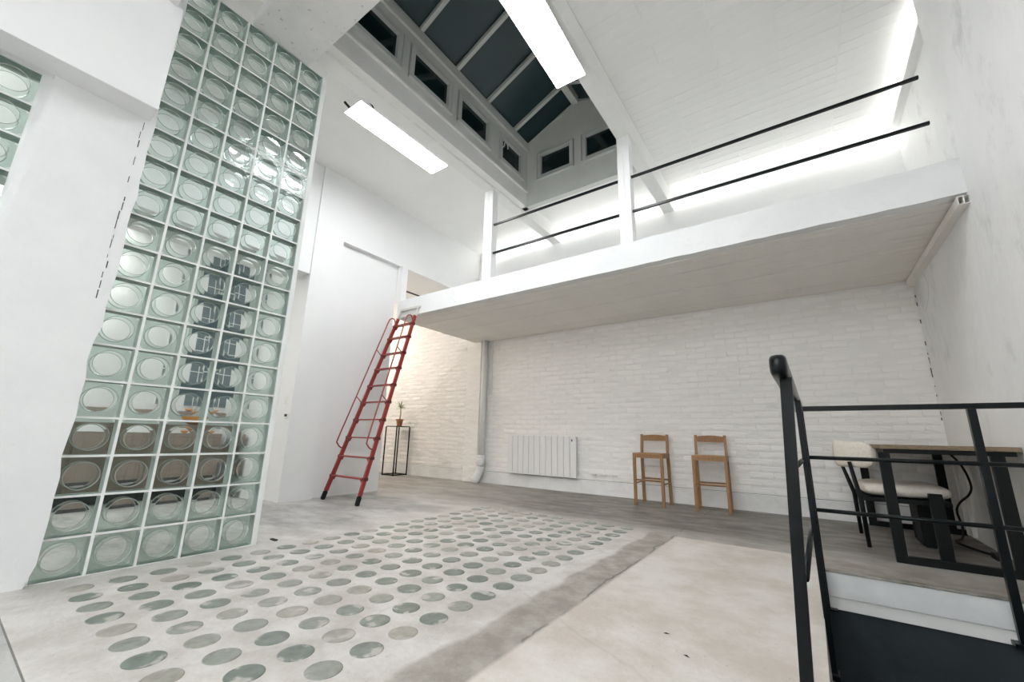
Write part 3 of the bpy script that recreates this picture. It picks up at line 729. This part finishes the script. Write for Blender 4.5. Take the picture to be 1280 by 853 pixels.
# ================================================================== STAIR RAILING
rr = empty('stair_railing', (3.11, 2.88, 0), 'black steel stair railing with flat posts and three rails', 'railing')
def part(name, bm, mat, parent=rr, smooth=False):
    # geometry given in world space, stored relative to the parent
    bmesh.ops.translate(bm, verts=bm.verts, vec=-V(parent.location)); return obj(name, bm, mat, parent, smooth)
YR = 2.88
part('top_rail', bar(bmesh.new(), (3.10, YR, .968), (4.17, YR, .968), .04, .030), BLACK)
part('rail', tube(bmesh.new(), [(3.11, YR, .662), (4.17, YR, .662)], .012, 10), BLACK, smooth=True)
part('rail', tube(bmesh.new(), [(3.11, YR, .348), (4.17, YR, .348)], .012, 10), BLACK, smooth=True)
part('post', box(bmesh.new(), 3.095, 3.125, YR - .012, YR + .02, -.20, .965, bev=.003), BLACK)
part('foot_plate', box(bmesh.new(), 3.095, 3.16, YR - .012, YR + .03, -.208, -.200), BLACK)
part('post', box(bmesh.new(), 3.865, 3.90, YR - .01, YR + .025, -.185, .965, bev=.003), BLACK)
part('foot_plate', box(bmesh.new(), 3.845, 3.92, YR - .012, HY, -.205, -.185, bev=.002), BLACK)
# side towards the camera
YN = 1.20
hb = bmesh.new(); ring = []
for y, k in ((1.085, .55), (1.095, .85), (1.115, 1), (1.16, 1), (2.885, 1)):
    pr = []
    for i in range(16):
        t_ = 2 * math.pi * i / 16; c, s = math.cos(t_), math.sin(t_); e_ = .55
        pr.append(hb.verts.new(((3.081 if y < 2 else 3.10) + .025 * k * math.copysign(abs(c) ** e_, c), y, (.990 if y < 2 else .978) + .036 * k * math.copysign(abs(s) ** e_, s))))
    ring.append(pr)
for a, b_ in zip(ring, ring[1:]):
    for k in range(16): hb.faces.new((a[k], a[(k + 1) % 16], b_[(k + 1) % 16], b_[k]))
hb.faces.new(ring[0][::-1]); hb.faces.new(ring[-1])
part('handrail', hb, BLACK, smooth=True)
part('post', bar(bmesh.new(), (3.0945, YN, .96), (3.037, YN, -.16), .034, .04, (0, 1, 0)), BLACK)
part('post', box(bmesh.new(), 3.098, 3.122, 2.02, 2.055, -.215, .955, bev=.003), BLACK)
part('foot_plate', box(bmesh.new(), 3.09, 3.128, 2.00, 2.07, -.225, -.205, bev=.002), BLACK)
part('rail', tube(bmesh.new(), [(3.078, YN, .665), (3.11, YR, .665)], .010, 8), BLACK, smooth=True)
part('rail', tube(bmesh.new(), [(3.078, YN, .350), (3.11, YR, .350)], .010, 8), BLACK, smooth=True)

# ================================================================== LADDER
LY0, LY1, LZ1 = 2.37, 3.20, 2.40       # foot line and top line of the ladder plane
n_ = V((0, LZ1, -(LY1 - LY0))).normalized(); dirn = V((0, LY1 - LY0, LZ1)).normalized()
def lp(x, s, off=0.0):                   # a point at distance s up the ladder
    p = V((x, LY0, 0)) + dirn * s - n_ * off; return p
rows = [(.28, -1.475, -.86), (.51, -1.465, -.865), (.74, -1.455, -.90), (.965, -1.45, -.925), (1.195, -1.45, -.945), (1.425, -1.45, -.975), (1.665, -1.45, -.99), (1.89, -1.45, -1.03), (2.14, -1.455, -1.045), (2.35, -1.44, -1.09)]
ld = empty('ladder', (-1.2, LY0, 0), 'red metal ladder with curved handrails leaning against the mezzanine', 'ladder')
STOP = 2.48
xl = lambda s: -1.485 + (s / STOP) * .035; xr = lambda s: -.83 - (s / STOP) * .27
part('stile', bar(bmesh.new(), lp(xl(.10), .10), lp(xl(STOP), STOP), .022, .045, n_), RED, ld)
part('stile', bar(bmesh.new(), lp(xr(.10), .10), lp(xr(STOP), STOP), .022, .045, n_), RED, ld)
for fx in (xl, xr):
    b_ = bmesh.new(); bar(b_, lp(fx(0), .0), lp(fx(.10), .10), .034, .050, n_); bmesh.ops.bevel(b_, geom=b_.edges[:], offset=.008, segments=2, affect='EDGES')
    part('foot', b_, RUBBER, ld)
for s, a, b_ in rows:
    bm = bmesh.new(); p, q = lp(xl(s), s), lp(xr(s), s)
    box(bm, p.x + .011, q.x - .011, p.y - .045, p.y + .030, p.z - .007, p.z + .007, bev=.003)
    for x, sg in ((p.x + .011, 1), (q.x - .011, -1)):       # gussets under each tread
        vs = [bm.verts.new((x + dx_, p.y + dy, p.z - .008 + dz)) for dy in (-.03, .02) for dx_, dz in ((0, 0), (sg * .035, 0), (0, -.04))]
        bm.faces.new(vs[:3]); bm.faces.new(vs[3:]); bm.faces.new((vs[0], vs[1], vs[4], vs[3])); bm.faces.new((vs[1], vs[2], vs[5], vs[4])); bm.faces.new((vs[2], vs[0], vs[3], vs[5]))
    part('tread', bm, RED, ld)
    for fx in (xl, xr): part('tread_bracket', box(bmesh.new(), fx(s) - .018, fx(s) + .018, p.y - .03, p.y + .03, p.z - .022, p.z + .014, bev=.004), plain('bracket_dark_red', (.12, .018, .016), .5) if 'bracket_dark_red' not in bpy.data.materials else bpy.data.materials['bracket_dark_red'], ld)
for fx in (xl, xr):
    hr = bmesh.new(); OF = .125
    pts = [lp(fx(.60), .60, .02), lp(fx(.60), .60, .06), lp(fx(.62), .625, .105), lp(fx(.66), .67, OF)]
    pts += [lp(fx(s), s, OF) for s in (1.0, 1.4, 1.8, 2.2, 2.36)]
    pts += [lp(fx(2.4), 2.42, .105), lp(fx(2.4), 2.44, .06), lp(fx(2.4), 2.40, .02)]
    tube(hr, spline(pts, 3), .0085, 8)
    h_ = part('handrail', hr, RED, ld, smooth=True)
    for s in (1.18, 1.86): part('handrail_bracket', tube(bmesh.new(), [lp(fx(s), s, .0), lp(fx(s + .05), s + .05, OF)], .006, 6), RED, ld)
hk = bmesh.new()
for fx in (xl, xr): bar(hk, lp(fx(STOP), STOP), lp(fx(STOP), STOP + .16), .018, .03, n_)
a_, c_ = lp(xl(STOP), STOP + .15), lp(xr(STOP), STOP + .15); bar(hk, a_, c_ + V((.03, 0, 0)), .028)
h_ = part('hook_frame', hk, plain('pale_bare_metal', (.62, .60, .56), .45, .2), ld); h_['label'] = 'pale metal top section of the ladder'

# ================================================================== STOOLS
def stool(name_label, loc, rz):
    t = empty('bar_stool', loc, name_label, 'stool', 'wooden bar stools against the back wall', rz=rz)
    W_, D, HS, HB = .355, .34, .582, .815; lw = .033
    for sx in (-1, 1):
        fx = sx * (W_ / 2 - lw / 2)
        l = bar(bmesh.new(), (fx, -D / 2 + .010, 0), (fx, -D / 2 + .022, HS + .008), lw, lw, (0, 1, 0)); bmesh.ops.bevel(l, geom=l.edges[:], offset=.004, segments=2, affect='EDGES'); obj('leg', l, OAK, t)
        l = bmesh.new(); bar(l, (fx, D / 2 - .01, 0), (fx * .985, D / 2 - .035, HS), lw, lw, (0, 1, 0)); bar(l, (fx * .985, D / 2 - .035, HS - .01), (fx * .96, D / 2 - .012, HB), lw * .9, lw * .9, (0, 1, 0)); obj('leg', l, OAK, t)
        obj('side_rail', bar(bmesh.new(), (fx, -D / 2 + .02, HS - .025), (fx, D / 2 - .03, HS - .025), .022, .04), OAK, t)
        obj('stretcher', tube(bmesh.new(), [(fx, -D / 2 + .015, .245), (fx, D / 2 - .02, .245)], .009, 8), OAK, t, smooth=True)
    obj('front_rail', bar(bmesh.new(), (-W_ / 2 + lw, -D / 2 + .02, HS - .025), (W_ / 2 - lw, -D / 2 + .02, HS - .025), .024, .042), OAK, t)
    obj('back_rail', bar(bmesh.new(), (-W_ / 2 + lw, D / 2 - .033, HS - .025), (W_ / 2 - lw, D / 2 - .033, HS - .025), .024, .042), OAK, t)
    obj('seat', box(bmesh.new(), -W_ / 2 + .012, W_ / 2 - .012, -D / 2 + .02, D / 2 - .045, HS - .006, HS + .010, bev=.006), wood('woven_seat', (.30, .17, .075), (.44, .28, .13), 40, .7, 'X'), t)
    for y in (-D / 2 + .018, D / 2 - .022): obj('stretcher', tube(bmesh.new(), [(-W_ / 2 + .03, y, .282), (W_ / 2 - .03, y, .282)], .010, 8), OAK, t, smooth=True)
    bk = bmesh.new(); n = 10; top, bot = [], []
    rows_ = []
    for i in range(n + 1):
        u = i / n; x = (-1 + 2 * u) * (W_ / 2 - lw + .002); cv = math.sin(math.pi * u)
        rows_.append([bk.verts.new((x, D / 2 - .025 + .02 * cv + dy, z)) for dy, z in ((-.008, HB - .078), (.010, HB - .078), (.012, HB - .014 + .012 * cv), (-.006, HB - .014 + .012 * cv))])
    for a, b_ in zip(rows_, rows_[1:]):
        for k in range(4): bk.faces.new((a[k], a[(k + 1) % 4], b_[(k + 1) % 4], b_[k]))
    bk.faces.new(rows_[0][::-1]); bk.faces.new(rows_[-1]); obj('backrest', bk, OAK, t)
    return t
stool('honey wood bar stool, the one nearer the white radiator', (1.545, 4.765, 0), .0)
stool('honey wood bar stool, the one nearer the black stair railing', (2.20, 4.785, 0), .09)

# ================================================================== RADIATOR
rd = empty('radiator', (-.18, YB, .20), 'white flat-panelled wall radiator left of the bar stools', 'radiator')
n = 12; pw = 1.20 / n
rm = bpy.data.meshes.new('panel'); bm = box(bmesh.new(), .003, pw - .003, -.095, -.075, 0, .565, bev=.004); bm.to_mesh(rm); bm.free(); rm.materials.append(WMETAL)
for i in range(n):
    o = bpy.data.objects.new('panel', rm); COL.objects.link(o); o.parent = rd; o.location = (-.60 + i * pw, 0, 0)
obj('body', B(-.59, .59, -.074, -.03, .015, .555), WMETAL, rd)
for x in (-.4, .4): obj('wall_bracket', B(x - .02, x + .02, -.031, -.022, .05, .5), WMETAL, rd)
obj('top_grille', B(-.598, .598, -.095, -.03, .566, .570), WMETAL, rd)
obj('control_knob', B(.53, .545, -.100, -.094, .50, .53), CABLE, rd)

# ================================================================== DRAIN PIPE
dp = empty('drain_pipe', (-1.32, YB - .10, 0), 'thick white painted drain pipe with a bulging elbow near the floor', 'pipe')
obj('pipe', tube(bmesh.new(), [(0, .02, 2.385), (0, .02, .30)], .052, 20), PLASTER, dp, smooth=True)
obj('collar', tube(bmesh.new(), [(0, .02, .44), (0, .02, .42), (0, .02, .40), (0, .02, .26)], [.056, .066, .068, .066], 20), PLASTER, dp, smooth=True)
obj('elbow', tube(bmesh.new(), [(0, .02, .30), (-.0, .01, .22), (-.015, -.01, .15), (-.05, -.05, .06), (-.065, -.07, 0)], [.06, .064, .066, .066, .064], 20), PLASTER, dp, smooth=True)
obj('inspection_cap', tube(bmesh.new(), [(.01, -.02, .335), (.055, -.085, .335), (.06, -.092, .335), (.062, -.095, .335)], [.062, .062, .055, .045], 20), PLASTER, dp, smooth=True)
obj('bolt', tube(bmesh.new(), [(.062, -.095, .345), (.072, -.110, .345)], .012, 8), PLASTER, dp)
struct('trim_17', B(-1.235, -1.20, YB - .03, YB, 1.45, 2.38), PLASTER, label='thin painted pipe duct beside the drain pipe')

# ================================================================== PLANT STAND AND PLANT
ps = empty('plant_stand', (-3.30, 4.86, 0), 'tall open black metal plant stand by the brick wall', 'stand')
a = .155
obj('top', B(-a, a, -a, a, .885, .900, bev=.002), BLACK, ps)
for sx in (-1, 1):
    for sy in (-1, 1): obj('leg', B(sx * a - .009, sx * a + .009, sy * a - .009, sy * a + .009, 0, .885), BLACK, ps)
for y in (-a, a): obj('base_bar', B(-a, a, y - .009, y + .009, .006, .024), BLACK, ps)
for x in (-a, a): obj('base_bar', B(x - .009, x + .009, -a, a, .006, .024), BLACK, ps)
pp = empty('potted_plant', (-3.27, 4.86, .900), 'small spiky potted plant in a terracotta pot on the black stand', 'plant')
obj('pot', lathe(bmesh.new(), [(.047, 0), (.062, .10), (.072, .10), (.074, .13), (.066, .13), (.06, .11), (0, .11)]), TERRA, pp, smooth=False)
obj('soil', lathe(bmesh.new(), [(.062, .112), (0, .117)]), SOIL, pp)
obj('stem', tube(bmesh.new(), [(0, 0, .11), (.006, .004, .22), (.004, 0, .34)], [.014, .011, .012], 8), STEM, pp, smooth=True)
rs = random.Random(4)
for k in range(18):
    an = k * 2.4; tl = .10 + rs.random() * .09; el = rs.uniform(.15, 1.35); bm = bmesh.new()
    p0 = V((.004, 0, .32 + rs.uniform(0, .04))); d = V((math.cos(an) * math.cos(el), math.sin(an) * math.cos(el), math.sin(el))); s_ = d.cross(V((0, 0, 1))).normalized()
    L_ = []
    for i in range(6):
        u = i / 5; c = p0 + d * tl * u + V((0, 0, -.05 * u * u)); wd = .010 * math.sin(math.pi * (u * .85 + .12)) + .001; L_.append((bm.verts.new(c - s_ * wd), bm.verts.new(c + V((0, 0, -.003))), bm.verts.new(c + s_ * wd)))
    for a_, b_ in zip(L_, L_[1:]):
        bm.faces.new((a_[0], a_[1], b_[1], b_[0])); bm.faces.new((a_[1], a_[2], b_[2], b_[1]))
    obj('leaf', bm, LEAF if k % 3 else LEAFD, pp)

# ================================================================== TABLE, CHAIR
tb = empty('table', (3.855, 4.22, 0), 'chipboard-topped desk on black steel frames against the right wall', 'desk')
obj('tabletop', B(-.33, .32, -.80, .80, .725, .753, bev=.002), OSB, tb)
for y in (-.765, .77):
    for x in (-.31, .22): obj('leg', B(x - .03, x + .03, y - .02, y + .02, .0, .70, bev=.003), BLACKSAT, tb)
    obj('foot_bar', B(-.31, .31, y - .021, y + .021, 0, .045, bev=.003), BLACKSAT, tb)
    obj('frame_bar', B(-.31, .30, y - .021, y + .021, .695, .724), BLACKSAT, tb)
obj('cross_bar', B(-.30, -.26, -.74, .74, .695, .724), BLACKSAT, tb)

ch = empty('armchair', (3.66, 4.14, 0), 'cream boucle armchair with black legs pushed under the desk', 'chair')
def cushion(x0, x1, y0, y1, z0, z1, r):
    bm = bmesh.new(); nu, nv = 36, 16; C_ = V(((x0 + x1) / 2, (y0 + y1) / 2, (z0 + z1) / 2)); R_ = V(((x1 - x0) / 2, (y1 - y0) / 2, (z1 - z0) / 2)); G = []
    pw_ = lambda v, e: math.copysign(abs(v) ** e, v)
    for j in range(nv + 1):
        ph = -math.pi / 2 + math.pi * j / nv; row = []
        for i in range(nu):
            t = 2 * math.pi * i / nu; cc = pw_(math.cos(ph), .45)
            row.append(bm.verts.new((C_.x + R_.x * cc * pw_(math.cos(t), .38), C_.y + R_.y * cc * pw_(math.sin(t), .38), C_.z + R_.z * pw_(math.sin(ph), .75))))
        G.append(row)
    for a, b in zip(G, G[1:]):
        for i in range(nu): bm.faces.new((a[i], a[(i + 1) % nu], b[(i + 1) % nu], b[i]))
    bmesh.ops.remove_doubles(bm, verts=bm.verts, dist=1e-4); return bm
obj('seat', cushion(-.235, .27, -.33, .33, .365, .470, .045), BOUCLE, ch, smooth=True)
obj('seat_frame', B(-.24, .24, -.33, .33, .335, .364, bev=.004), BLACKSAT, ch)
for y in (-.415, .415): obj('front_leg', B(.11, .18, y - .02, y + .02, 0, .425, bev=.003), BLACKSAT, ch); obj('leg_bracket', B(.12, .17, min(y, y * .79), max(y, y * .79), .336, .362), BLACKSAT, ch)
for y, xt in ((-.29, -.285), (.31, -.32)): obj('rear_leg', tube(bmesh.new(), [(-.245, y, 0), (-.25, y, .33), (xt, y * .93, .615)], [.014, .017, .013], 10), BLACKSAT, ch, smooth=True)
# backrest: a curved upholstered band
bk = bmesh.new(); n = 22; rings = []
for i in range(n + 1):
    t_ = -1 + 2 * i / n; ang = t_ * 1.25; x = -.02 - .315 * math.cos(ang) + .0; y = .345 * math.sin(ang) / math.sin(1.25); hgt = .215 * (1 - .10 * abs(t_)) ; zc = .672
    ed = 1 - max(0, abs(t_) - .86) / .14 * .55; nx, ny = -math.cos(ang), math.sin(ang); pr = []
    for k in range(14):
        q = 2 * math.pi * k / 14; c, s = math.cos(q), math.sin(q); e_ = .6
        th = .034 * ed * math.copysign(abs(c) ** e_, c); hz = hgt / 2 * ed * math.copysign(abs(s) ** e_, s)
        pr.append(bk.verts.new((x + nx * th, y + ny * th, zc + hz)))
    rings.append(pr)
for a_, b_ in zip(rings, rings[1:]):
    for k in range(14): bk.faces.new((a_[k], a_[(k + 1) % 14], b_[(k + 1) % 14], b_[k]))
bk.faces.new(rings[0][::-1]); bk.faces.new(rings[-1]); obj('backrest', bk, BOUCLE, ch, smooth=True)

sbx = empty('storage_box', (3.82, 4.28, 0), 'upright ribbed black box under the desk behind the chair legs', 'box')
obj('shell', B(-.05, .05, -.14, .14, 0, .31, bev=.006), BLACKSAT, sbx)
for i in range(5): obj('rib', B(-.062, -.050, -.13 + i * .056, -.10 + i * .056, .01, .30), BLACKSAT, sbx)

# cables under the desk
cb = obj('power_cable', tube(bmesh.new(), spline([(4.10, 4.72, .70), (4.14, 4.60, .60), (4.15, 4.50, .46), (4.13, 4.50, .38), (4.09, 4.62, .30), (4.08, 4.72, .22), (4.10, 4.76, .10), (4.08, 4.72, .014), (4.00, 4.50, .010), (4.05, 4.25, .010), (4.11, 4.06, .012)]), .008, 8), CABLE, None, smooth=True)
tag(cb, 'black power cable hanging behind the desk down to the floor', 'cable')
ad = empty('power_adapter', (4.11, 4.0, .001), 'small black power adapter on the floor under the desk', 'adapter')
obj('case', B(-.03, .03, -.06, .06, 0, .035, bev=.004), CABLE, ad)
wc = bmesh.new(); box(wc, 4.145, 4.18, 4.86, 4.90, .02, .72); box(wc, 4.15, 4.18, 4.76, 4.79, .02, .72)
tag(obj('cable_trunking', wc, WPLASTIC), 'white vertical cable trunking on the right wall behind the desk', 'trunking')

# ================================================================== WALL FITTINGS
cn = empty('cable_duct', (XR - .025, 4.15, ZM0 - .045), 'hollow beige square duct under the mezzanine along the right wall', 'duct')
dz = .05
g = bmesh.new(); w2, th = .030, .005; ya, yb = -.90, .90
for q in ((-w2, w2, -w2, -w2 + th), (-w2, w2, w2 - th, w2), (-w2, -w2 + th, -w2 + th, w2 - th), (w2 - th, w2, -w2 + th, w2 - th), (-.003, .003, -w2 + th, w2 - th)):
    box(g, q[0], q[1], ya, yb, q[2], q[3])
obj('duct_body', g, SOFFITP, cn)
tag(obj('drop_cable', tube(bmesh.new(), [(XR - .01, 4.62, 2.30), (XR - .006, 4.55, 2.18), (XR - .006, 4.62, 2.08), (XR - .006, 4.82, 1.98)], .003, 6), WPLASTIC), 'thin loose white wire under the mezzanine on the right wall', 'wire')
cr = bmesh.new(); rs = random.Random(12)
for i in range(34):
    z = .85 + i * .045
    if rs.random() < .4: box(cr, XR - .008 + rs.uniform(-.003, .001), XR - .004, YB - .014, YB - .010, z, z + rs.uniform(.01, .05))
struct('trim_18', cr, GAP, label='broken dark crack down the corner of brick wall and right wall')

def socket(loc, lb, rz=0, n=1, nm='wall_socket'):
    t = empty(nm, loc, lb, 'socket' if nm == 'wall_socket' else 'switch', rz=rz)
    for i in range(n):
        obj('plate', B(-.04 + i * .075, .032 + i * .075, -.022, -.012, -.04, .04, bev=.003), WPLASTIC, t)
        obj('outlet' if nm == 'wall_socket' else 'rocker', lathe(bmesh.new(), [(.02, 0), (.02, .003), (0, .003)], 16) if nm == 'wall_socket' else B(-.02, .02, -.026, -.0225, -.025, .025), WPLASTIC, t)
        if nm == 'wall_socket': o = t.children[-1]; o.rotation_euler = (math.pi / 2, 0, 0); o.location = (-.004 + i * .075, -.0222, 0)
    return t
socket((-2.20, YB, .292), 'white wall socket low on the brick wall between plant stand and pilaster')
t = socket((.66, YB, .285), 'row of three small white wall sockets right of the radiator', n=3)
tag(obj('crack_patch', B(.60, .83, YB - .028, YB - .024, .232, .240), GAP, t), 'dark gap under the sockets')
th = empty('thermostat', (-1.66, 1.93, .92), 'small black and white control on the white wall beside the glass blocks', 'thermostat')
obj('case', B(-.035, .035, -.02, -.001, -.03, .03, bev=.003), WPLASTIC, th); obj('display', B(-.025, .03, -.023, -.020, -.004, .022), CABLE, th)
socket((-1.72, 1.945, 1.10), 'white light switch above the small control beside the glass blocks', nm='light_switch')

# litter on the floor
for k, (x, y, rz, lb) in enumerate(((2.585, 1.435, .3, 'tiny dark flake on the pale slab, the farther of the two'), (2.69, 1.30, -.4, 'tiny dark flake on the pale slab, the nearer of the two'))):
    bm = bmesh.new(); vs = [bm.verts.new(p) for p in ((-.014, 0, .001), (-.002, .005, .004), (.014, .001, .001), (.002, -.005, .003), (0, 0, -.0))]
    for q in ((0, 1, 3), (1, 2, 3), (0, 1, 4), (1, 2, 4), (2, 3, 4), (3, 0, 4)): bm.faces.new([vs[i] for i in q])
    o = obj('flake', bm, CABLE); o.location = (x, y, .0); o.rotation_euler = (0, 0, rz); tag(o, lb, 'debris')
o = obj('scrap', B(-.02, .05, -.012, .012, .0, .008, bev=.003), CABLE); o.location = (-.05, 1.16, 0); tag(o, 'small black scrap on the floor at the foot of the glass block panel', 'debris')
